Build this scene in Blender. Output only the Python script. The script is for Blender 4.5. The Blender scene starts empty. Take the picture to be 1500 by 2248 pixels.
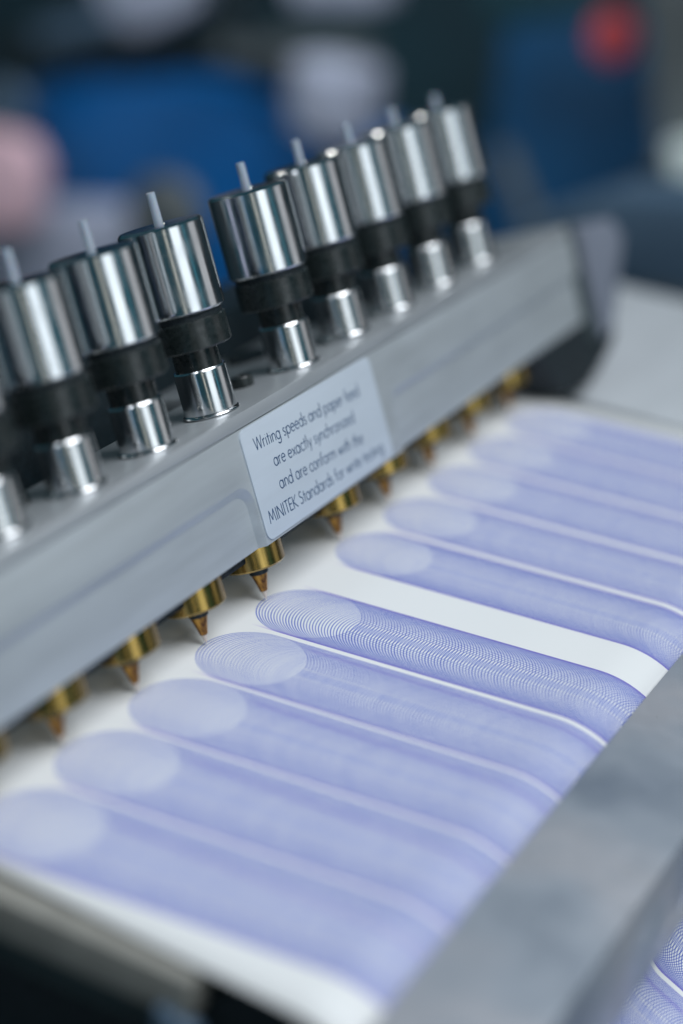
import bpy, bmesh, math, random
from mathutils import Vector, Matrix
random.seed(7)
sc = bpy.context.scene
S = 0.03                      # one pen pitch = 30 mm; the builders below take lengths in pitches

# ------------------------------------------------------------------ camera
CAM = Vector((-13.8375, -7.2663, 8.2559)); AIM = Vector((0.1421, -0.6001, 1.0)); ROLL = 0.1045
f_ = (AIM - CAM).normalized(); r_ = f_.cross(Vector((0, 0, 1))).normalized(); u_ = r_.cross(f_)
cr, sr = math.cos(ROLL), math.sin(ROLL)
right, up = cr * r_ + sr * u_, -sr * r_ + cr * u_
cd = bpy.data.cameras.new('camera'); cam = bpy.data.objects.new('camera', cd)
sc.collection.objects.link(cam)
cam.matrix_world = Matrix(((right.x, up.x, -f_.x, CAM.x * S), (right.y, up.y, -f_.y, CAM.y * S),
                           (right.z, up.z, -f_.z, CAM.z * S), (0, 0, 0, 1)))
cd.sensor_fit = 'VERTICAL'; cd.sensor_height = 36; cd.sensor_width = 24
cd.lens = 4388.3 / 2248 * 36
cd.clip_start = 0.01; cd.clip_end = 50
cd.dof.use_dof = True; cd.dof.focus_distance = 17.2 * S; cd.dof.aperture_fstop = 3.2
sc.camera = cam

# ------------------------------------------------------------------ world, lamps, exposure
w = bpy.data.worlds.new('World'); sc.world = w; w.use_nodes = True
bgn = w.node_tree.nodes['Background']; bgn.inputs[0].default_value = (0.07, 0.27, 0.37, 1); bgn.inputs[1].default_value = 0.20
sc.view_settings.view_transform = 'Standard'; sc.view_settings.look = 'None'
sc.view_settings.exposure = 0.0; sc.view_settings.gamma = 1.0
sc.cycles.use_denoising = True

def lamp(name, az, el, dist, sx, sy, power, col, aim=(0.3, -0.8, 1.2)):
    d = bpy.data.lights.new(name, 'AREA'); d.shape = 'RECTANGLE'; d.size = sx; d.size_y = sy
    d.energy = power; d.color = col
    o = bpy.data.objects.new(name, d); sc.collection.objects.link(o)
    a, e = math.radians(az), math.radians(el)
    v = Vector((math.cos(a) * math.cos(e), math.sin(a) * math.cos(e), math.sin(e)))
    o.location = Vector(aim) * S + v * dist
    o.rotation_euler = v.to_track_quat('Z', 'Y').to_euler()
    return o
UPP = (0.3, -0.3, 3.0)
lamp('ceiling_lamp', -100, 69, 2.0, 1.5, 1.2, 44, (0.89, 0.918, 0.965))
lamp('window_lamp', -112, 15, 1.8, 0.80, 1.0, 4.2, (0.88, 0.95, 1.0), UPP)
lamp('warm_strip_lamp', -140, 9, 1.8, 0.09, 1.1, 0.42, (1.0, 0.93, 0.80), UPP)  # added strip, gives the weights their cream stripe
lamp('blue_strip_lamp', -169, 2, 1.8, 0.08, 1.1, 0.26, (0.15, 0.50, 1.0), UPP)  # added strip for the thin blue stripe on the weights
lamp('teal_strip_lamp', -84, 17, 1.8, 0.16, 1.0, 0.12, (0.15, 0.75, 1.0), UPP)  # added teal strip, reflected beside the white stripe
lamp('grey_fill_lamp', -46, 14, 2.0, 1.25, 1.0, 2.2, (1.0, 0.96, 0.97), UPP)  # added fill, greys the right side of the weights
lamp('lavender_strip_lamp', 150, -12, 1.8, 0.16, 1.0, 0.50, (0.80, 0.78, 1.0), UPP)  # added strip, reflected as lavender on the weights' left
lamp('dim_fill_lamp', 178, -2, 1.8, 0.70, 1.0, 1.0, (1.0, 0.95, 0.90), UPP)  # added broad dim fill, lifts the dark parts of the weights
lamp('rear_fill_lamp', 112, -16, 1.9, 1.2, 0.9, 2.2, (0.95, 0.97, 1.0), UPP)  # added unseen fill panel, brightens the weights' left sides
lamp('work_lamp', 91, 33, 1.6, 0.13, 0.13, 1.3, (1.0, 0.98, 0.92), UPP)
lamp('background_fill_lamp', 168, 46, 1.0, 0.5, 0.5, 0.45, (0.88, 0.95, 1.0), (27, 11, -3)).data.spread = math.radians(55)  # added fill that brightens only the background shapes

# ------------------------------------------------------------------ node helpers
class V:
    def __init__(s, nt, sock): s.nt, s.k = nt, sock
    def op(s, o, b=None, c=None):
        n = s.nt.nodes.new('ShaderNodeMath'); n.operation = o
        s.nt.links.new(s.k, n.inputs[0])
        for i, x in ((1, b), (2, c)):
            if x is None: continue
            if isinstance(x, V): s.nt.links.new(x.k, n.inputs[i])
            else: n.inputs[i].default_value = x
        return V(s.nt, n.outputs[0])
    def __add__(s, b): return s.op('ADD', b)
    def __sub__(s, b): return s.op('SUBTRACT', b)
    def __mul__(s, b): return s.op('MULTIPLY', b)
    def __truediv__(s, b): return s.op('DIVIDE', b)
    def gt(s, b): return s.op('GREATER_THAN', b)
    def lt(s, b): return s.op('LESS_THAN', b)
    def clamp(s): return s.op('MAXIMUM', 0.0).op('MINIMUM', 1.0)
    def step(s, a, b): return ((s - a) / (b - a)).clamp()

def newmat(name, col, rough=0.5, metal=0.0, **kw):
    m = bpy.data.materials.new(name); m.use_nodes = True
    b = m.node_tree.nodes['Principled BSDF']
    b.inputs['Base Color'].default_value = (*col, 1); b.inputs['Roughness'].default_value = rough
    b.inputs['Metallic'].default_value = metal
    for k, v in kw.items(): b.inputs[k.replace('_', ' ')].default_value = v
    return m, m.node_tree, b
def noise(nt, scale, detail=3, rough=0.5, vec=None, stretch=None):
    t = nt.nodes.new('ShaderNodeTexCoord'); n = nt.nodes.new('ShaderNodeTexNoise')
    n.inputs['Scale'].default_value = scale; n.inputs['Detail'].default_value = detail; n.inputs['Roughness'].default_value = rough
    src = t.outputs['Object']
    if stretch:
        mp = nt.nodes.new('ShaderNodeMapping'); mp.inputs['Scale'].default_value = stretch
        nt.links.new(src, mp.inputs[0]); src = mp.outputs[0]
    nt.links.new(src, n.inputs['Vector'])
    return n.outputs['Fac']
def ramp(nt, fac, stops):
    r = nt.nodes.new('ShaderNodeValToRGB'); e = r.color_ramp.elements
    while len(e) < len(stops): e.new(0.5)
    for i, (p, c) in enumerate(stops): e[i].position = p; e[i].color = (*c, 1)
    nt.links.new(fac, r.inputs[0]); return r.outputs[0]
def maprange(nt, fac, a, b, lo=0.0, hi=1.0):
    n = nt.nodes.new('ShaderNodeMapRange'); n.inputs[1].default_value = lo; n.inputs[2].default_value = hi
    n.inputs[3].default_value = a; n.inputs[4].default_value = b
    nt.links.new(fac, n.inputs[0]); return n.outputs[0]
def bump(nt, b, fac, strength, dist):
    n = nt.nodes.new('ShaderNodeBump'); n.inputs['Strength'].default_value = strength; n.inputs['Distance'].default_value = dist
    nt.links.new(fac, n.inputs['Height']); nt.links.new(n.outputs[0], b.inputs['Normal'])

def turned(name, c0, c1, rough, aniso, streak=(60, 60, 900)):
    """lathe-turned metal: grooves run round the axis, so glints stretch along it"""
    m, nt, b = newmat(name, c0, rough, 1.0)
    b.inputs['Anisotropic'].default_value = aniso
    tg = nt.nodes.new('ShaderNodeTangent'); tg.direction_type = 'RADIAL'; tg.axis = 'Z'
    nt.links.new(tg.outputs[0], b.inputs['Tangent'])
    f = noise(nt, 1.0, 4, 0.6, stretch=streak)
    nt.links.new(ramp(nt, f, [(0.3, c0), (0.7, c1)]), b.inputs['Base Color'])
    nt.links.new(maprange(nt, noise(nt, 140, 3), rough * 0.75, rough * 1.35, 0.3, 0.7), b.inputs['Roughness'])
    bump(nt, b, f, 0.08, 0.00004)
    return m
steel = turned('polished_steel', (0.60, 0.62, 0.64), (0.70, 0.71, 0.72), 0.14, 0.75, (800, 800, 8))
steel2 = turned('turned_steel', (0.56, 0.57, 0.58), (0.72, 0.72, 0.72), 0.16, 0.6, (900, 900, 10))
brass = turned('brass', (0.25, 0.165, 0.045), (0.47, 0.32, 0.10), 0.20, 0.6, (900, 900, 15))

def worn_black(name, c, rough):
    m, nt, b = newmat(name, c, rough, 0.0)
    f = noise(nt, 420, 4, 0.7)
    nt.links.new(ramp(nt, f, [(0.35, c), (0.8, tuple(x * 2.2 + 0.006 for x in c))]), b.inputs['Base Color'])
    nt.links.new(maprange(nt, noise(nt, 700, 3), rough * 0.7, rough * 1.3, 0.3, 0.7), b.inputs['Roughness'])
    bump(nt, b, noise(nt, 1500, 2), 0.15, 0.00004)
    return m
oxide = worn_black('black_oxide', (0.008, 0.012, 0.012), 0.30)
black = worn_black('black_paint', (0.003, 0.010, 0.014), 0.5)
rubber = worn_black('black_rubber', (0.002, 0.007, 0.010), 0.7)

def satin(name, c, rough, metal, var=0.10, sx=(6, 60, 60), bmp=0.05):
    m, nt, b = newmat(name, c, rough, metal)
    f = noise(nt, 3.0, 5, 0.6, stretch=sx)
    nt.links.new(ramp(nt, f, [(0.3, tuple(x * (1 - var) for x in c)), (0.7, tuple(min(1, x * (1 + var)) for x in c))]), b.inputs['Base Color'])
    g = noise(nt, 1.0, 3, 0.7, stretch=(900, 2600, 2600))
    nt.links.new(maprange(nt, noise(nt, 60, 4), rough * 0.85, rough * 1.2, 0.3, 0.7), b.inputs['Roughness'])
    bump(nt, b, g, bmp, 0.00003)
    return m
bar_metal = satin('anodised_aluminium', (0.46, 0.50, 0.52), 0.40, 0.35)
top_metal = satin('machined_aluminium', (0.50, 0.53, 0.55), 0.34, 0.5, 0.07, (6, 60, 60), 0.02)
label_mat = satin('label_foil', (0.60, 0.67, 0.74), 0.42, 0.25, 0.04)
light_grey = satin('light_grey_casting', (0.48, 0.51, 0.535), 0.5, 0.0, 0.06)
beige_metal = satin('beige_table_metal', (0.30, 0.295, 0.265), 0.5, 0.2)
dark_frame = satin('dark_frame_metal', (0.035, 0.055, 0.058), 0.5, 0.1)

def flat(name, c, rough=0.45, var=0.15, scale=25, metal=0.0):
    m, nt, b = newmat(name, c, rough, metal)
    nt.links.new(ramp(nt, noise(nt, scale, 3), [(0.3, tuple(x * (1 - var) for x in c)), (0.7, tuple(x * (1 + var) for x in c))]), b.inputs['Base Color'])
    return m
blue_paint = flat('blue_paint', (0.001, 0.105, 0.33), 0.45, 0.35, 8)
navy_paint = flat('navy_paint', (0.001, 0.048, 0.125), 0.45, 0.7, 7)
dark_teal = flat('dark_teal_wall', (0.005, 0.024, 0.034), 0.7, 0.9, 5)
grey_paint = flat('grey_paint', (0.42, 0.45, 0.56))
slate_paint = flat('slate_paint', (0.07, 0.12, 0.18))
warm_grey = flat('warm_grey_paint', (0.09, 0.105, 0.11), 0.5, 0.5, 8)
slate_dark = flat('slate_dark', (0.012, 0.05, 0.065))
arm_paint = flat('arm_paint', (0.17, 0.19, 0.235))
pale_paint = flat('pale_paint', (0.70, 0.78, 0.76))
pink_plastic = flat('pink_plastic', (0.72, 0.48, 0.54))
red_plastic = flat('red_plastic', (0.50, 0.07, 0.08), 0.3)
green_plastic = flat('green_plastic', (0.05, 0.25, 0.14))
ink_blue = newmat('blue_ink', (0.014, 0.062, 0.15), 0.5)[0]

# clear-ish milky tube of the refill
tube_mat = newmat('milky_plastic', (0.62, 0.70, 0.80), 0.25, 0.0, Transmission_Weight=0.5, Subsurface_Weight=0.3)[0]
tube_mat.node_tree.nodes['Principled BSDF'].inputs['Subsurface Scale'].default_value = 0.002
# amber tip housing
amber, nt, b = newmat('amber_tip', (0.50, 0.22, 0.035), 0.30, 0.45)
nt.links.new(ramp(nt, noise(nt, 500, 3, 0.6, stretch=(1, 1, 0.35)), [(0.36, (0.10, 0.035, 0.008)), (0.55, (0.52, 0.25, 0.04)), (0.75, (0.66, 0.38, 0.07))]), b.inputs['Base Color'])
cream = newmat('cream_point', (0.72, 0.62, 0.54), 0.35, 0.1)[0]

# ridged guard metal: soft clouds of wear and fine grain
guard_metal, nt, b = newmat('worn_guard_metal', (0.3, 0.35, 0.38), 0.34, 0.3)
f = noise(nt, 20, 3, 0.45)
nt.links.new(ramp(nt, f, [(0.29, (0.235, 0.275, 0.335)), (0.44, (0.37, 0.41, 0.465)), (0.57, (0.465, 0.475, 0.51)), (0.72, (0.39, 0.445, 0.51))]), b.inputs['Base Color'])
nt.links.new(maprange(nt, noise(nt, 90, 5, 0.7), 0.24, 0.52, 0.3, 0.7), b.inputs['Roughness'])
bump(nt, b, noise(nt, 900, 4, 0.7), 0.35, 0.00012)

# ------------------------------------------------------------------ the written paper
G, R, RY, OX, S0, SH = 1.4839, 0.459, 0.4456, 0.0066, 0.4392, 0.0805
DP, LW = 0.0283, 0.0096
paper, nt, b = newmat('written_paper', (0.78, 0.80, 0.80), 0.55)
uv = nt.nodes.new('ShaderNodeUVMap'); sp = nt.nodes.new('ShaderNodeSeparateXYZ')
nt.links.new(uv.outputs[0], sp.inputs[0])
X0, T0 = V(nt, sp.outputs[0]), V(nt, sp.outputs[1])
u0 = X0 - T0 * SH - OX
side = u0.gt(G * 0.5)
Xc = u0 - side * (G - 1)
idx = Xc.op('ROUND')
u = Xc - idx
okc = side * idx.gt(0.5) + (side * -1 + 1) * idx.lt(0.5)
okc = okc * idx.gt(-4.5) * idx.lt(5.5)
nz = nt.nodes.new('ShaderNodeTexNoise'); nz.inputs['Scale'].default_value = 2.2; nz.inputs['Detail'].default_value = 2
nt.links.new(uv.outputs[0], nz.inputs['Vector'])
wob = (V(nt, nz.outputs['Fac']) - 0.5) * 0.30
# the nearer traces are a hair wider and carry a second, shorter stroke inside their upper edge
far = (idx * -1).op('MAXIMUM', 0.0)
farR = (idx - 1).op('MAXIMUM', 0.0)
eps = (far * 0.022).op('MINIMUM', 0.042)
soft = (far + farR - 0.5).gt(0.0)
dlt = ((far * 0.019) * (T0 * 0.8 + 1.0) + (farR * 0.016) * (T0 + 1.0)).op('MINIMUM', 0.27) + 0.01
def family(uu, sign, extra):
    q = (uu * uu * -1 + 1).op('MAXIMUM', 0.0).op('SQRT')
    c = T0 + q * RY * sign
    k = (c - S0) / DP
    t = k + wob + 0.5
    d = (t.op('FLOOR') * -1 + t - 0.5).op('ABSOLUTE') * DP * q.op('MAXIMUM', soft * 0.12 + 0.66)
    wl = LW * (1.22 if sign > 0 else 0.80)
    ln = (d.step(wl * 0.36, wl * 0.64) * -1 + 1) * c.gt(S0 - DP * 0.5) * (uu * uu).lt(1.0)
    # a little uneven ink from line to line
    wn = nt.nodes.new('ShaderNodeTexWhiteNoise'); wn.noise_dimensions = '2D'
    cb = nt.nodes.new('ShaderNodeCombineXYZ')
    nt.links.new(t.op('FLOOR').k, cb.inputs[0]); nt.links.new(idx.k, cb.inputs[1]); nt.links.new(cb.outputs[0], wn.inputs['Vector'])
    return ln * (V(nt, wn.outputs[0]) * 0.2 + 0.78) * extra
uA = (u - eps * 0.5) / (eps * 0.5 + R)
one = V(nt, nt.nodes.new('ShaderNodeValue').outputs[0]); one.k.default_value = 1.0
i1 = family(uA, 1.0, one) * okc
i2 = family(uA, -1.0, one) * okc
v3 = u + dlt - R                                   # zero on the second stroke's edge, negative inside
band = v3.step(0.022, -0.004) * v3.step(-0.060, -0.006)
qq = (uA * uA * -1 + 1).op('MAXIMUM', 0.0).op('SQRT')
i3 = band * soft * okc * (T0 - qq * RY - S0).step(-0.02, 0.12) * 0.42
INK = (0.17, 0.24, 0.70)
def mixc(fac, a, bcol):
    n = nt.nodes.new('ShaderNodeMix'); n.data_type = 'RGBA'; n.blend_type = 'MULTIPLY'
    nt.links.new(fac.k, n.inputs['Factor'])
    if isinstance(a, tuple): n.inputs['A'].default_value = (*a, 1)
    else: nt.links.new(a, n.inputs['A'])
    n.inputs['B'].default_value = (*bcol, 1)
    return n.outputs['Result']
colr = mixc(i1, (0.80, 0.815, 0.81), INK)
colr = mixc(i2, colr, INK)
colr = mixc(i3, colr, (0.42, 0.27, 0.84))
ae = uA.op('ABSOLUTE')
es = ae.step(0.80, 1.0)
i4 = (es * es * 0.55 + ae.step(0.93, 0.99) * 0.45) * ae.lt(1.0) * (soft * u.gt(0.0) * -0.95 + 1.15) * okc * (T0 - S0 + RY * 0.7).step(0.0, 0.3) * 0.85
colr = mixc(i4, colr, (0.38, 0.24, 0.82))
nt.links.new(colr, b.inputs['Base Color'])
bump(nt, b, noise(nt, 1200, 3), 0.06, 0.00004)

# ------------------------------------------------------------------ mesh helpers
def link(o, parent=None):
    sc.collection.objects.link(o)
    if parent: o.parent = parent
    return o
def mk(name, verts, faces, mat, parent=None, sharp=30, bevel=0.0, smooth=True, segs=2):
    me = bpy.data.meshes.new(name)
    me.from_pydata([tuple(c * S for c in v) for v in verts], [], faces); me.validate()
    bm = bmesh.new(); bm.from_mesh(me)
    bmesh.ops.recalc_face_normals(bm, faces=bm.faces)
    if bevel:
        es = [e for e in bm.edges if len(e.link_faces) == 2 and e.calc_face_angle(0) > 0.6]
        bmesh.ops.bevel(bm, geom=es, offset=bevel * S, segments=segs, affect='EDGES', profile=0.6)
    bm.to_mesh(me); bm.free()
    if smooth:
        for p in me.polygons: p.use_smooth = True
        me.set_sharp_from_angle(angle=math.radians(sharp))
    me.materials.append(mat)
    return link(bpy.data.objects.new(name, me), parent)
def box(name, x0, x1, y0, y1, z0, z1, mat, parent=None, bevel=0.01):
    v = [(x, y, z) for x in (x0, x1) for y in (y0, y1) for z in (z0, z1)]
    f = [(0, 1, 3, 2), (4, 6, 7, 5), (0, 4, 5, 1), (2, 3, 7, 6), (0, 2, 6, 4), (1, 5, 7, 3)]
    return mk(name, v, f, mat, parent, bevel=bevel)
def lathe(name, prof, mat, parent=None, seg=72, sharp=28, closed=True):
    """prof: list of (radius, z); r = 0 ends close the shape"""
    v, f, rings = [], [], []
    for r, z in prof:
        if r < 1e-6: rings.append([len(v)]); v.append((0, 0, z))
        else:
            rings.append(list(range(len(v), len(v) + seg)))
            v += [(r * math.cos(2 * math.pi * k / seg), r * math.sin(2 * math.pi * k / seg), z) for k in range(seg)]
    for A, B in zip(rings, rings[1:]):
        for k in range(seg):
            k2 = (k + 1) % seg
            if len(A) == 1 and len(B) == 1: continue
            if len(A) == 1: f.append((A[0], B[k2], B[k]))
            elif len(B) == 1: f.append((A[k], A[k2], B[0]))
            else: f.append((A[k], A[k2], B[k2], B[k]))
    return mk(name, v, f, mat, parent, sharp=sharp)
def prism(name, poly, x0, x1, mat, parent=None, bevel=0.05, axis='x'):
    n = len(poly)
    def P(t, a, c): return (t, a, c) if axis == 'x' else ((a, t, c) if axis == 'y' else (a, c, t))
    v = [P(x0, a, c) for a, c in poly] + [P(x1, a, c) for a, c in poly]
    f = [tuple(range(n)), tuple(range(2 * n - 1, n - 1, -1))] + [(k, (k + 1) % n, n + (k + 1) % n, n + k) for k in range(n)]
    return mk(name, v, f, mat, parent, bevel=bevel)
def empty(name, label, cat, loc=(0, 0, 0), rot=(0, 0, 0), group=None):
    o = bpy.data.objects.new(name, None); o.empty_display_size = 0.01
    o.location = Vector(loc) * S; o.rotation_euler = rot; link(o)
    return tag(o, label, cat, group)
def tag(o, label, cat, group=None):
    o['label'] = label; o['category'] = cat
    if group: o['group'] = group
    return o
def structure(o, label=None):
    o['kind'] = 'structure'
    if label: o['label'] = label
    return o

TH = math.atan(0.4286)                       # the head leans back from the paper by 23 degrees
LEAN = (-TH, 0.0154, 0)

# ------------------------------------------------------------------ writing head (the long bar)
head = empty('pen_carrier_bar', 'long grey aluminium bar with rounded front recesses, carrying the row of pens', 'bar', rot=(-TH, 0, 0))
XL, XR, YF, ZB, ZJ, ZT = -8.5, 7.2, -0.407, 0.585, 1.605, 1.7365
# front plate with a milled recess left and right of the raised middle; walls slope
D, WS, WX = 0.070, 0.085, 0.042
def arc(cx, cz, r, a0, a1, n=8):
    return [(cx + r * math.cos(math.radians(a0 + (a1 - a0) * k / n)), cz + r * math.sin(math.radians(a0 + (a1 - a0) * k / n))) for k in range(n + 1)]
def front_plate():
    verts, faces = [], []
    def add(p, y): verts.append((p[0], y, p[1])); return len(verts) - 1
    zt = 1.165; rl = 0.20
    # left recess rim path (from far left along the top, round the corner, down)
    L_r = [(XL, zt)] + arc(-0.285 - rl, zt - rl, rl, 90, 0) + [(-0.285, ZB)]
    L_f = [(XL, zt - WS)] + [(-0.285 - rl + (rl - WX) * math.cos(math.radians(a)), zt - rl + (rl - WS) * math.sin(math.radians(a))) for a in [90 - 90 * k / 8 for k in range(9)]] + [(-0.285 - WX, ZB)]
    xr = 2.33
    R_r = [(xr, ZB)] + arc(xr + rl, zt - rl, rl, 180, 90) + [(XR, zt)]
    R_f = [(xr + WX, ZB)] + [(xr + rl + (rl - WX) * math.cos(math.radians(a)), zt - rl + (rl - WS) * math.sin(math.radians(a))) for a in [180 - 90 * k / 8 for k in range(9)]] + [(XR, zt - WS)]
    ya, yb, yk = YF, YF + D, YF + 0.16
    iLr = [add(p, ya) for p in L_r]; iLf = [add(p, yb) for p in L_f]
    iRr = [add(p, ya) for p in R_r]; iRf = [add(p, yb) for p in R_f]
    for A, B in ((iLr, iLf), (iRr, iRf)):
        for k in range(len(A) - 1): faces.append((A[k], A[k + 1], B[k + 1], B[k]))
    # raised face: strips up to the top edge
    tl = [add((p[0], ZJ), ya) for p in L_r[:-1]]; tr = [add((p[0], ZJ), ya) for p in R_r[1:]]
    for k in range(len(tl) - 1): faces.append((iLr[k], iLr[k + 1], tl[k + 1], tl[k]))
    for k in range(len(tr) - 1): faces.append((iRr[k + 1], iRr[k + 2], tr[k + 1], tr[k]))
    faces.append((iLr[-1], iRr[0], iRr[1], tr[0], tl[-1], iLr[-2]))
    # recess floors
    bl = [add((p[0], ZB), yb) for p in L_f[:-1]]; br = [add((p[0], ZB), yb) for p in R_f[1:]]
    for k in range(len(bl) - 1): faces.append((iLf[k], iLf[k + 1], bl[k + 1], bl[k]))
    faces.append((iLf[-2], iLf[-1], bl[-1])) if abs(L_f[-2][0] - L_f[-1][0]) > 1e-6 else None
    for k in range(len(br) - 1): faces.append((iRf[k + 1], iRf[k + 2], br[k + 1], br[k]))
    # back, top, bottom, ends
    c = [add(p, yk) for p in ((XL, ZB), (XR, ZB), (XR, ZJ), (XL, ZJ))]
    faces.append((c[0], c[1], c[2], c[3]))
    faces.append(tuple([c[3], c[2]] + tr[::-1] + tl[::-1]))
    faces.append(tuple([c[0], c[1]] + br[::-1] + [iRf[0], iRr[0], iLr[-1], iLf[-1]] + bl[::-1]))
    faces.append((c[0], c[3], tl[0], iLr[0], iLf[0], bl[0]))
    faces.append((c[1], c[2], tr[-1], iRr[-1], iRf[-1], br[-1]))
    me = bpy.data.meshes.new('front_plate')
    me.from_pydata([tuple(q * S for q in v) for v in verts], [], faces); me.validate()
    bm = bmesh.new(); bm.from_mesh(me)
    bmesh.ops.remove_doubles(bm, verts=bm.verts, dist=1e-6)
    bmesh.ops.recalc_face_normals(bm, faces=bm.faces)
    es = [e for e in bm.edges if len(e.link_faces) == 2 and e.calc_face_angle(0) > 0.35 and not any(math.hypot(0, 0) for _ in ())
          and abs(e.verts[0].co.y - e.verts[1].co.y) < 1e-6]
    bmesh.ops.bevel(bm, geom=es, offset=0.010 * S, segments=2, affect='EDGES', profile=0.6, clamp_overlap=True)
    bm.to_mesh(me); bm.free()
    for p in me.polygons: p.use_smooth = True
    me.set_sharp_from_angle(angle=math.radians(50))
    me.materials.append(bar_metal)
    return link(bpy.data.objects.new('front_plate', me), head)
front_plate()
tp = box('top_plate', XL, XR, YF + 0.004, 0.70, ZJ + 0.006, ZT, top_metal, head, bevel=0.022)
box('inner_block', XL, XR - 0.05, YF + 0.17, 0.50, 0.56, ZJ, black, head, 0.01)
box('lower_holder', XL, XR - 1.3, YF + 0.29, 0.34, 0.435, 0.565, rubber, head, 0.02)
box('rear_body', XL, XR - 0.9, 1.55, 3.0, -0.6, 2.12, black, head, 0.05)
box('rear_tab', 1.1, 3.7, 0.71, 1.54, 1.56, 1.70, top_metal, head, 0.03)
lathe('dark_slot_disc', [(0, 0), (0.20, 0), (0.20, 0.05), (0.17, 0.07), (0, 0.07)], black, head).location = Vector((2.40, 1.10, 1.702)) * S  # black disc in place of a recess, its shade put into the colour
for sx_, sy_ in ((0.955, 0.235), (-2.25, 0.40)):
    s_ = lathe('socket_screw', [(0, 0), (0.098, 0), (0.104, 0.006), (0.104, 0.085), (0.096, 0.097), (0.058, 0.097), (0.055, 0.09), (0.055, 0.05), (0, 0.05)], oxide, head, 40)
    s_.location = Vector((sx_, sy_, ZT + 0.001)) * S
    s_['label'] = 'black socket head screw in the gap of the pen row' if sx_ > 0 else 'black screw behind the near pens'

# label plate: rounded thin foil with printed lettering
def rrect(x0, x1, z0, z1, r, n=8):
    return arc(x1 - r, z1 - r, r, 0, 90, n) + arc(x0 + r, z1 - r, r, 90, 180, n) + arc(x0 + r, z0 + r, r, 180, 270, n) + arc(x1 - r, z0 + r, r, 270, 360, n)
lab = prism('label_plate', rrect(-0.262, 2.13, 0.612, 1.60, 0.085), YF - 0.014, YF - 0.0005, label_mat, head, bevel=0.004, axis='y')
lab['label'] = 'pale blue-grey rounded label with four lines of slanting blue print'

def A(cx, cy, rx, ry, a0, a1, n=14):
    return [(cx + rx * math.cos(math.radians(a0 + (a1 - a0) * k / n)), cy + ry * math.sin(math.radians(a0 + (a1 - a0) * k / n))) for k in range(n + 1)]
XH = 0.62
def ring(cx): return A(cx, 0.31, 0.27, 0.31, 0, 360, 22)
GL = {
 'W': (1.18, [[(0.03, 1), (0.30, 0), (0.58, 0.98), (0.86, 0), (1.13, 1)]]),
 'M': (1.02, [[(0.06, 0), (0.20, 1), (0.50, 0.18), (0.80, 1), (0.94, 0)]]),
 'I': (0.24, [[(0.12, 0), (0.12, 1)]]),
 'N': (0.82, [[(0.08, 0), (0.08, 1), (0.72, 0), (0.72, 1)]]),
 'T': (0.56, [[(0.02, 0.97), (0.54, 0.97)], [(0.28, 0), (0.28, 0.97)]]),
 'E': (0.54, [[(0.50, 0.97), (0.08, 0.97), (0.08, 0.03), (0.50, 0.03)], [(0.08, 0.52), (0.46, 0.52)]]),
 'K': (0.66, [[(0.08, 0), (0.08, 1)], [(0.62, 1), (0.12, 0.50), (0.64, 0)]]),
 'S': (0.58, [A(0.28, 0.76, 0.20, 0.22, 40, 250, 12) + [(0.34, 0.49)] + A(0.27, 0.26, 0.23, 0.24, 60, -150, 14)]),
 'a': (0.70, [ring(0.31), [(0.60, 0), (0.60, XH)]]),
 'd': (0.70, [ring(0.31), [(0.60, 0), (0.60, 1.08)]]),
 'p': (0.70, [ring(0.38), [(0.09, -0.34), (0.09, XH)]]),
 'g': (0.70, [ring(0.31), [(0.60, XH), (0.60, -0.08)] + A(0.34, -0.10, 0.26, 0.24, 0, -150, 10)]),
 'o': (0.64, [ring(0.32)]),
 'e': (0.64, [[(0.05, 0.34), (0.58, 0.34)] + A(0.32, 0.31, 0.27, 0.31, 5, 318, 20)]),
 'c': (0.52, [A(0.32, 0.31, 0.27, 0.31, 45, 315, 16)]),
 's': (0.42, [A(0.21, 0.47, 0.14, 0.14, 40, 250, 10) + A(0.20, 0.16, 0.16, 0.15, 70, -150, 12)]),
 'n': (0.60, [[(0.08, 0), (0.08, XH)], [(0.08, 0.34)] + A(0.30, 0.38, 0.21, 0.23, 180, 0, 10) + [(0.51, 0)]]),
 'h': (0.60, [[(0.08, 0), (0.08, 1.08)], [(0.08, 0.34)] + A(0.30, 0.38, 0.21, 0.23, 180, 0, 10) + [(0.51, 0)]]),
 'm': (0.92, [[(0.08, 0), (0.08, XH)], [(0.08, 0.36)] + A(0.27, 0.41, 0.18, 0.20, 180, 0, 10) + [(0.45, 0)], [(0.45, 0.36)] + A(0.64, 0.41, 0.18, 0.20, 180, 0, 10) + [(0.82, 0)]]),
 'r': (0.38, [[(0.08, 0), (0.08, XH)], [(0.08, 0.36)] + A(0.28, 0.38, 0.20, 0.22, 180, 75, 7)]),
 'i': (0.24, [[(0.12, 0), (0.12, XH)], [(0.12, 0.83), (0.12, 0.86)]]),
 'l': (0.24, [[(0.12, 0), (0.12, 1.08)]]),
 't': (0.34, [[(0.17, 0), (0.17, 0.88)], [(0.02, 0.60), (0.32, 0.60)]]),
 'f': (0.36, [[(0.13, 0), (0.13, 0.84)] + A(0.27, 0.86, 0.14, 0.16, 180, 60, 7), [(0.01, 0.60), (0.30, 0.60)]]),
 'x': (0.54, [[(0.04, XH), (0.50, 0)], [(0.50, XH), (0.04, 0)]]),
 'y': (0.54, [[(0.03, XH), (0.28, 0.04)], [(0.51, XH), (0.16, -0.34)]]),
 'w': (0.84, [[(0.03, XH), (0.22, 0.02), (0.42, 0.60), (0.62, 0.02), (0.81, XH)]]),
 'z': (0.50, [[(0.05, 0.60), (0.45, 0.60), (0.05, 0.03), (0.47, 0.03)]]),
 ' ': (0.30, []),
}
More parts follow.
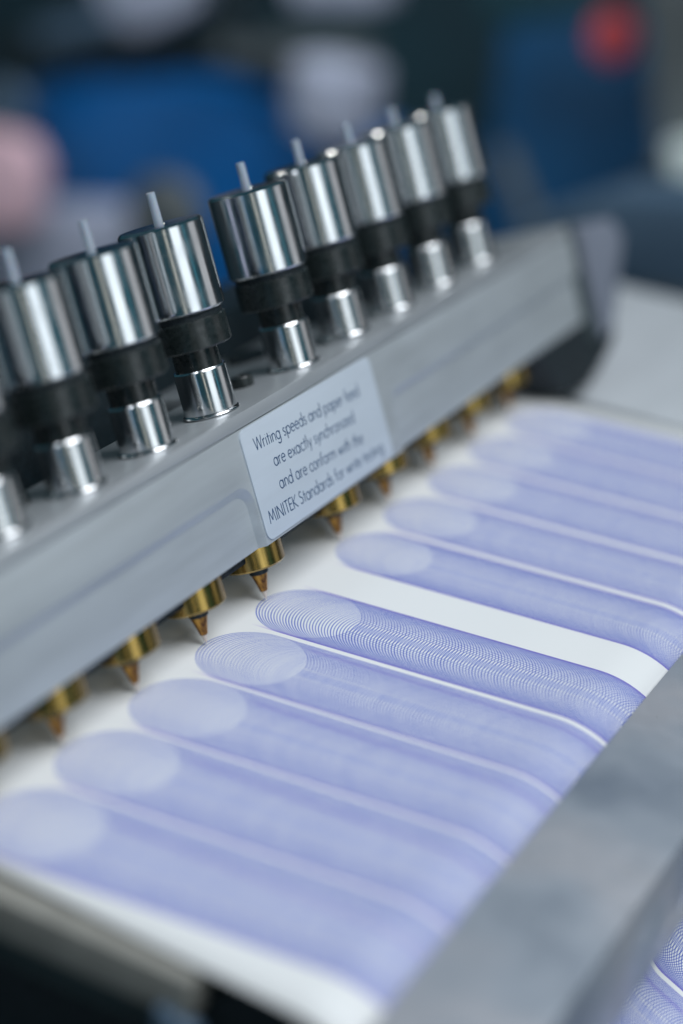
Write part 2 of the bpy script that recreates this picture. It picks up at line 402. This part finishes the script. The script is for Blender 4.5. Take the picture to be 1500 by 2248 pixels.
def split(strokes):
    out = []
    for st in strokes:
        cur = [st[0]]
        for k in range(1, len(st)):
            cur.append(st[k])
            if k < len(st) - 1:
                a = (st[k][0] - st[k-1][0], st[k][1] - st[k-1][1]); b_ = (st[k+1][0] - st[k][0], st[k+1][1] - st[k][1])
                d = (a[0] * b_[0] + a[1] * b_[1]) / (math.hypot(*a) * math.hypot(*b_) + 1e-9)
                if d < 0.6: out.append(cur); cur = [st[k]]
        out.append(cur)
    return out
def lettering(lines):
    cu = bpy.data.curves.new('lettering', 'CURVE'); cu.dimensions = '3D'
    cu.bevel_depth = 0.0065 * S; cu.bevel_resolution = 1; cu.use_fill_caps = True
    for text, (x0, z0), (x1, z1), cap in lines:
        tot = sum(GL[c][0] + 0.05 for c in text) - 0.05
        L = math.hypot(x1 - x0, z1 - z0); k = L / tot; pen = 0.0
        dx, dz = (x1 - x0) / L, (z1 - z0) / L
        for c in text:
            adv, strokes = GL[c]
            for st in split(strokes):
                s = cu.splines.new('POLY'); s.points.add(len(st) - 1)
                for p, (gx, gy) in zip(s.points, st):
                    a, h = (pen + gx) * k, gy * cap
                    p.co = ((x0 + a * dx) * S, 0, (z0 + a * dz + h) * S, 1)
            pen += adv + 0.05
    tmp = bpy.data.objects.new('tmp', cu); link(tmp)
    me = bpy.data.meshes.new_from_object(tmp.evaluated_get(bpy.context.evaluated_depsgraph_get()))
    bpy.data.objects.remove(tmp)
    for v in me.vertices: v.co.y = v.co.y * 0.12 + (YF - 0.0143) * S
    me.name = 'lettering'; me.materials.clear(); me.materials.append(ink_blue)
    return link(bpy.data.objects.new('lettering', me), lab)
lettering([('Writing speeds and paper feed', (-0.085, 1.375), (1.80, 1.305), 0.112),
           ('are exactly synchronized', (0.13, 1.165), (1.60, 1.108), 0.112),
           ('and are conform with the', (0.12, 0.960), (1.65, 0.890), 0.112),
           ('MINITEK Standards for write testing', (-0.175, 0.742), (1.96, 0.700), 0.112)])

# ------------------------------------------------------------------ pen holders
PX = {-5: -5, -4: -4, -3: -3, -2: -2, -1: -1, 0: 0, 1: G, 2: G + 1, 3: G + 2, 4: G + 3, 5: G + 4}
def make_holder():
    t = empty('pen_holder', '', 'pen holder')
    lathe('weight', [(0, 2.640), (0.345, 2.640), (0.3693, 2.664), (0.3693, 3.385), (0.3475, 3.409), (0.080, 3.409), (0.070, 3.399), (0.070, 3.2), (0, 3.2)], steel, t, 96)
    lathe('spacer_ring', [(0, 2.592), (0.325, 2.592), (0.325, 2.6395), (0, 2.6395)], rubber, t)
    lathe('collar_nut', [(0, 2.335), (0.333, 2.335), (0.347, 2.350), (0.347, 2.578), (0.334, 2.5915), (0, 2.5915)], oxide, t, 96)
    lathe('neck', [(0, 2.05), (0.2029, 2.05), (0.2029, 2.322), (0.190, 2.3345), (0, 2.3345)], oxide, t)
    lathe('bushing', [(0, 1.60), (0.222, 1.60), (0.222, 1.744), (0.252, 1.746), (0.257, 1.752), (0.252, 1.764), (0.2332, 1.775), (0.2332, 2.140), (0.224, 2.155), (0.2065, 2.155), (0.2045, 2.149), (0.2045, 2.12), (0, 2.12)], steel2, t, 96)
    lathe('brass_collar', [(0, 0.345), (0.088, 0.345), (0.090, 0.343), (0.268, 0.343), (0.2856, 0.362), (0.2856, 0.80), (0, 0.80)], brass, t, 96)
    lathe('tip_seat', [(0, 0.262), (0.082, 0.262), (0.086, 0.268), (0.086, 0.3425), (0, 0.3425)], black, t, 40)
    tipo = lathe('refill_tip', [(0, 0.095), (0.028, 0.095), (0.034, 0.100), (0.050, 0.17), (0.074, 0.256), (0.074, 0.2615), (0, 0.2615)], amber, t, 40)
    lathe('writing_point', [(0, 0.018), (0.006, 0.022), (0.016, 0.055), (0.027, 0.094), (0, 0.0945)], cream, tipo, 24)
    tb = lathe('refill_tube', [(0, 3.21), (0.040, 3.21), (0.040, 3.595), (0.033, 3.600), (0.025, 3.595), (0.024, 3.45), (0, 3.45)], tube_mat, t, 32)
    return t
proto = make_holder()
LAB = {
 -5: 'blurred nearest pen holder of the row, cut by the left frame edge',
 -4: 'pen holder at the lower left frame edge of which only the low amber tip shows',
 -3: 'blurred pen holder at the left frame edge, steel weight half cut off',
 -2: 'steel weighted pen holder fully in view nearest to the camera on the left',
 -1: 'steel weighted pen holder just left of the sharpest one, milky tube sticking out',
  0: 'sharply focused steel weighted pen holder directly left of the wide gap in the row',
  1: 'steel weighted pen holder directly right of the wide gap, above the printed label',
  2: 'second steel weighted pen holder to the right of the wide gap',
  3: 'third steel weighted pen holder to the right of the wide gap',
  4: 'last but one steel pen holder at the far end of the bar',
  5: 'farthest and most blurred steel pen holder at the far end of the bar'}
TUBEDZ = {0: 0.09, 1: 0.05, 2: 0.04, 3: 0.02, 4: 0.0, 5: -0.03, -1: 0.07, -2: 0.07, -3: 0.05, -4: 0, -5: 0}
PY = {0: -0.035, -1: -0.03, -2: 0.0, -3: 0.02, 1: 0.01, 2: 0.0}
def copy_tree(o, parent=None):
    c = o.copy(); sc.collection.objects.link(c)
    if parent: c.parent = parent
    for ch in list(o.children): copy_tree(ch, c)
    return c
for n, i in enumerate(sorted(PX, key=lambda k: k != 0)):
    t = proto if i == 0 else copy_tree(proto)
    t.location = Vector((PX[i], 0.3 * PY.get(i, 0.0), 0.03 if i > 1 else 0.0)) * S
    t.rotation_euler = (-TH, 0.0154, 0)
    t['label'] = LAB[i]; t['group'] = 'weighted pen holders along the writing head'
    for ch in t.children:
        if ch.name.startswith('refill_tube'): ch.location.z = TUBEDZ[i] * S
        if ch.name.startswith(('refill_tip', 'tip_seat')): ch.location.y = 0.7 * PY.get(i, 0.0) * S
        else: ch.rotation_euler.z = random.uniform(0, 6.28)

# ------------------------------------------------------------------ paper web
def paper_path():
    P = [(1.6, -0.35), (1.2, -0.10), (0.95, -0.015), (0.80, 0.0)]
    y = 0.8
    while y > -2.88: y -= 0.1; P.append((y, 0.0))
    y0, Rr = P[-1][0], 0.86
    for k in range(1, 25):
        a = math.radians(80 * k / 24); P.append((y0 - Rr * math.sin(a), -Rr + Rr * math.cos(a)))
    ex, ez = P[-1]
    d = (-math.cos(math.radians(80)), -math.sin(math.radians(80)))
    for k in range(1, 9): P.append((ex + d[0] * 1.30 * k / 8, ez + d[1] * 1.30 * k / 8))
    ex, ez = P[-1]; r2 = 0.35
    # turn outwards onto the receiving tray (concave), 80 deg -> 30 deg
    cx, cz = ex - r2 * math.sin(math.radians(80)), ez + r2 * math.cos(math.radians(80))
    for k in range(1, 9):
        a = math.radians(80 - 50 * k / 8)
        P.append((cx + r2 * math.sin(a), cz - r2 * math.cos(a)))
    ex, ez = P[-1]
    for k in range(1, 9): P.append((ex - 0.25 * k * math.cos(math.radians(30)), ez - 0.25 * k * math.sin(math.radians(30))))
    return P
PP = paper_path()
sl, s_acc = [], 0.0
for k, p in enumerate(PP):
    if k: s_acc += math.hypot(p[0] - PP[k - 1][0], p[1] - PP[k - 1][1])
    sl.append(s_acc)
off = sl[[abs(p[0]) < 0.051 and p[1] == 0.0 for p in PP].index(True)] + PP[[abs(p[0]) < 0.051 and p[1] == 0.0 for p in PP].index(True)][0]
verts, uvs, faces = [], [], []
NX = 40
for k, (y, z) in enumerate(PP):
    s = sl[k] - off
    xl, xr = -4.475 - 0.066 * max(0, s), 6.22 + 0.10 * max(0, min(s, 4))
    for j in range(NX + 1):
        t = j / NX; x = xl + (xr - xl) * t
        e = max(0, 1 - (x - xl) / 0.25)
        verts.append((x, y, z - 0.03 * e * e)); uvs.append((x, s))
for k in range(len(PP) - 1):
    for j in range(NX):
        a = k * (NX + 1) + j; faces.append((a, a + 1, a + NX + 2, a + NX + 1))
me = bpy.data.meshes.new('paper_web'); me.from_pydata([tuple(c * S for c in v) for v in verts], [], faces)
ul = me.uv_layers.new(name='UVMap')
for lp in me.loops: ul.data[lp.index].uv = uvs[lp.vertex_index]
for p in me.polygons: p.use_smooth = True
me.materials.append(paper)
web = link(bpy.data.objects.new('paper_web', me))
so = web.modifiers.new('thickness', 'SOLIDIFY'); so.thickness = 0.006 * S; so.offset = 1
tag(web, 'white paper web covered with rows of overlapping violet ink circles, running down over a roller', 'paper')
# normals must point up for the solidify to grow downward
if me.polygons[60].normal.z < 0: so.offset = -1
so.offset = -1 if me.polygons[200].normal.z > 0 else 1

# ------------------------------------------------------------------ writing table, roller, guard, frame
tbl = empty('writing_table', 'flat beige-grey metal table under the paper with a darker frame below its near edge', 'machine table')
box('table_top', -4.72, 6.3, -2.20, 1.0, -0.42, -0.085, beige_metal, tbl, 0.03)
box('frame', -4.66, 6.5, -2.05, 2.2, -0.66, -0.335, dark_frame, tbl, 0.02)
prism('bracket', [(-2.30, -0.42), (-1.98, -0.34), (-1.98, -1.5), (-2.22, -1.5)], -4.80, -4.665, slate_paint, tbl, 0.02)
rol = lathe('paper_roller', [(0, -5.2), (0.12, -5.2), (0.12, -4.9), (0.835, -4.9), (0.845, -4.89), (0.845, 5.5), (0, 5.5)], rubber, None, 96)
rol.location = Vector((0.35, -2.9, -0.862)) * S; rol.rotation_euler = (0, math.pi / 2, 0)
tag(rol, 'black roller that the paper bends down over beside the metal guard', 'roller')
# guard: an angle profile, thin top and outer leg
gp = [(-3.385, -0.125), (-3.385, -0.045), (-4.37, -0.045), (-4.37, -1.10), (-4.29, -1.10), (-4.29, -0.125)]
gd = prism('edge_guard', [(a, c) for a, c in gp], -9.0, 9.0, guard_metal, None, bevel=0.018)
tag(gd, 'broad worn grey metal angle bar across the lower right corner over the paper edge', 'metal guard')
tray = prism('receiving_tray', [(-3.85, -2.30), (-6.2, -3.66), (-6.2, -3.80), (-3.85, -2.44)], -4.6, 6.6, dark_frame, None, 0.02)
tag(tray, 'dark sloping tray under the paper where it comes out below the guard', 'tray')
bed = box('machine_bed', 6.75, 11.2, -3.3, 1.2, -0.9, -0.10, light_grey, None, 0.12)
tag(bed, 'pale grey cast machine bed beyond the far edge of the paper', 'machine bed')
base = box('lower_cabinet', -4.3, 6.7, -1.9, 2.4, -3.4, -0.68, black, None, 0.05)
tag(base, 'dark machine base box under the writing table', 'machine base')
# support arm at the far end of the bar (built in the head's lean)
arm = empty('support_arm', 'lavender-grey arm with a foot coloured black for shade, holding the far end of the bar', 'support arm', rot=(-TH, 0, 0))
prism('arm_plate', [(7.62, 1.62), (8.70, 1.50), (8.95, 1.20), (8.35, 0.62), (8.02, 0.30), (7.62, 0.24)], -0.34, 0.5, arm_paint, arm, 0.06, axis='y')
box('end_gap_fill', 7.22, 7.60, -0.30, 0.45, 0.25, 1.66, dark_frame, arm, 0.03)  # dark block fills the gap; its colour stands for the shade there
prism('shaded_foot', [(5.75, 0.57), (7.22, 0.57), (7.28, 0.17), (8.04, 0.29), (7.75, 0.12), (7.25, -0.02), (6.85, -0.10), (6.2, -0.02)], -0.36, 0.6, rubber, arm, 0.04, axis='y')  # lower part of the arm, shade under the bar put in as black

# ------------------------------------------------------------------ blurred surroundings
wall = box('back_wall', 34, 34.6, -30, 60, -17, 16, dark_teal, None, 0); structure(wall)
fl = box('workshop_floor', -30, 34, -30, 60, -16.6, -16, dark_teal, None, 0); structure(fl)
def bgp(name, poly, x, th, mat, label, cat, bev=0.12):
    return tag(prism(name, poly, x, x + th, mat, None, bev), label, cat)
bgp('machine_housing', [(21.4, -3.78), (16.99, -2.98), (15.48, -3.21), (14.23, -3.6), (12.34, -3.53), (12.09, -5.73), (12.1, -16), (21.2, -16)], 26, 3.0, blue_paint,
    'out of focus bright blue machine housing behind the near pens', 'machine housing', 0.2)
bgp('cross_beam', [(24.21, -3.4), (19.28, -2.55), (15.97, -2.1), (15.37, -3.18), (17.51, -3.49), (21.24, -3.7), (24.19, -4.39)], 28.0, 1.0, black,
    'blurred black beam across the top left above the blue housing', 'beam')
bgp('control_panel', [(9.8, -0.57), (7.21, 0.04), (5.7, -0.36), (5.3, -3.39), (5.3, -16), (9.3, -16)], 27.5, 2.0, navy_paint,
    'blurred dark navy cabinet at the upper right behind the far pens', 'cabinet', 0.2)
bgp('grey_cover', [(19.81, -0.61), (16.59, -0.08), (16.88, -1.16), (18.32, -2.0), (19.09, -1.98)], 26, 0.8, grey_paint,
    'blurred lavender-grey cover at the top left frame edge', 'cover')
bgp('grey_duct', [(14.71, 0.35), (11.91, 0.8), (12.02, -0.25), (14.27, -0.65)], 26, 0.8, grey_paint,
    'blurred lavender-grey duct at the top edge of the picture, middle', 'duct')
mt = empty('spindle_motor', 'blurred pale grey rounded motor with an arm, top centre behind the bar', 'motor', (25.3, 12.6, -3.15))
lathe('motor_body', [(0, 0.0), (0.5, 0.0), (0.95, 0.2), (1.08, 0.8), (1.05, 1.6), (0.5, 1.8), (0, 1.8)], grey_paint, mt, 40)
prism('motor_arm', [(3.2, 1.55), (-0.45, 2.25), (-0.5, 1.65), (3.2, 1.05)], 0.1, 0.8, warm_grey, mt, 0.08)
bgp('side_shelf', [(20.5, -5.95), (15.7, -5.03), (15.9, -6.76), (20.3, -7.9)], 22, 2.0, grey_paint,
    'blurred grey shelf behind the left pens', 'shelf', 0.2)
bgp('slate_cover', [(4.05, -0.93), (2.55, -0.07), (0.6, 0.27), (0.3, -1.3), (3.98, -1.5)], 15, 1.6, slate_paint,
    'blurred slate blue cover behind the far end of the bar', 'cover', 0.15)
bgp('grey_column', [(6.04, 1.78), (3.9, 2.1), (3.5, -1.4), (3.6, -16), (4.9, -16), (5.05, -1.71)], 25, 1.2, warm_grey,
    'blurred dark grey column at the top right frame edge', 'column', 0.15)
bgp('pale_cap', [(3.98, -0.85), (3.0, -0.5), (2.8, -1.82), (3.62, -1.9)], 22, 0.6, pale_paint,
    'blurred pale cap at the right frame edge', 'cap', 0.2)
bgp('middle_panel', [(15.56, -4.25), (9.85, -3.39), (9.42, -6.47), (15.29, -7.19)], 28, 1.0, navy_paint, 'blurred dark navy panel behind the far pens, between the blue housing and the cabinet', 'panel', 0.2)
bgp('teal_block', [(11.71, 0.19), (8.48, 0.73), (8.36, -0.69), (11.29, -1.12)], 30, 1.0, slate_dark, 'blurred dark teal block at the top edge, left of the red button', 'block', 0.2)
bgp('slanting_strut', [(15.61, 0.11), (15.15, 0.19), (14.01, -1.08), (14.46, -1.26)], 24, 0.5, black, 'blurred black strut slanting down at the top left', 'strut', 0.1)
bgp('grey_ledge', [(20.73, -2.13), (18.83, -1.37), (18.56, -1.74), (20.45, -2.62)], 25, 0.6, slate_paint, 'blurred small slate ledge in the top left corner', 'ledge', 0.15)
bgp('thin_post', [(8.21, -2.27), (7.92, -2.16), (6.98, -3.66), (7.26, -3.83)], 24, 0.4, warm_grey, 'blurred thin grey post right of the farthest pen', 'post', 0.1)
bgp('dark_box', [(4.88, -1.84), (4.07, -1.57), (3.86, -2.26), (4.67, -2.53)], 23, 0.6, black, 'blurred small black box beside the pale cap at the right', 'box', 0.12)
def knob(name, loc, r, h, mat, label, cat, rot=(0, 0, 0)):
    o = lathe(name, [(0, 0), (r * 0.55, 0), (r * 0.6, h * 0.35), (r * 0.95, h * 0.45), (r, h * 0.7), (r * 0.8, h * 0.93), (r * 0.4, h), (0, h)], mat, None, 40)
    o.location = Vector(loc) * S; o.rotation_euler = rot
    return tag(o, label, cat)
knob('stop_button', (26.4, 6.58, 0.10), 0.55, 0.9, red_plastic, 'blurred red mushroom stop button at the top right', 'button', (0, -math.pi / 2, 0))
bgp('pink_cloth', [(20.0, -3.6), (18.0, -3.5), (17.55, -4.2), (17.7, -5.5), (18.5, -5.8), (20.0, -6.1)], 21, 0.8, pink_plastic, 'blurred pink cloth bundle at the left frame edge', 'cloth', 0.3)
knob('blue_grey_knob', (25.4, 21.2, -4.1), 0.62, 0.8, slate_paint, 'blurred blue-grey knob above the pink cloth', 'knob', (0, -math.pi / 2, 0))
knob('clamping_star', (22.6, 14.78, -4.75), 0.95, 0.9, warm_grey, 'blurred dark round clamping knob before the blue housing', 'knob', (0, -math.pi / 2, 0))
knob('green_button', (21.2, 2.95, -2.0), 0.25, 0.3, green_plastic, 'small blurred green button at the right frame edge', 'button', (0, -math.pi / 2, 0))
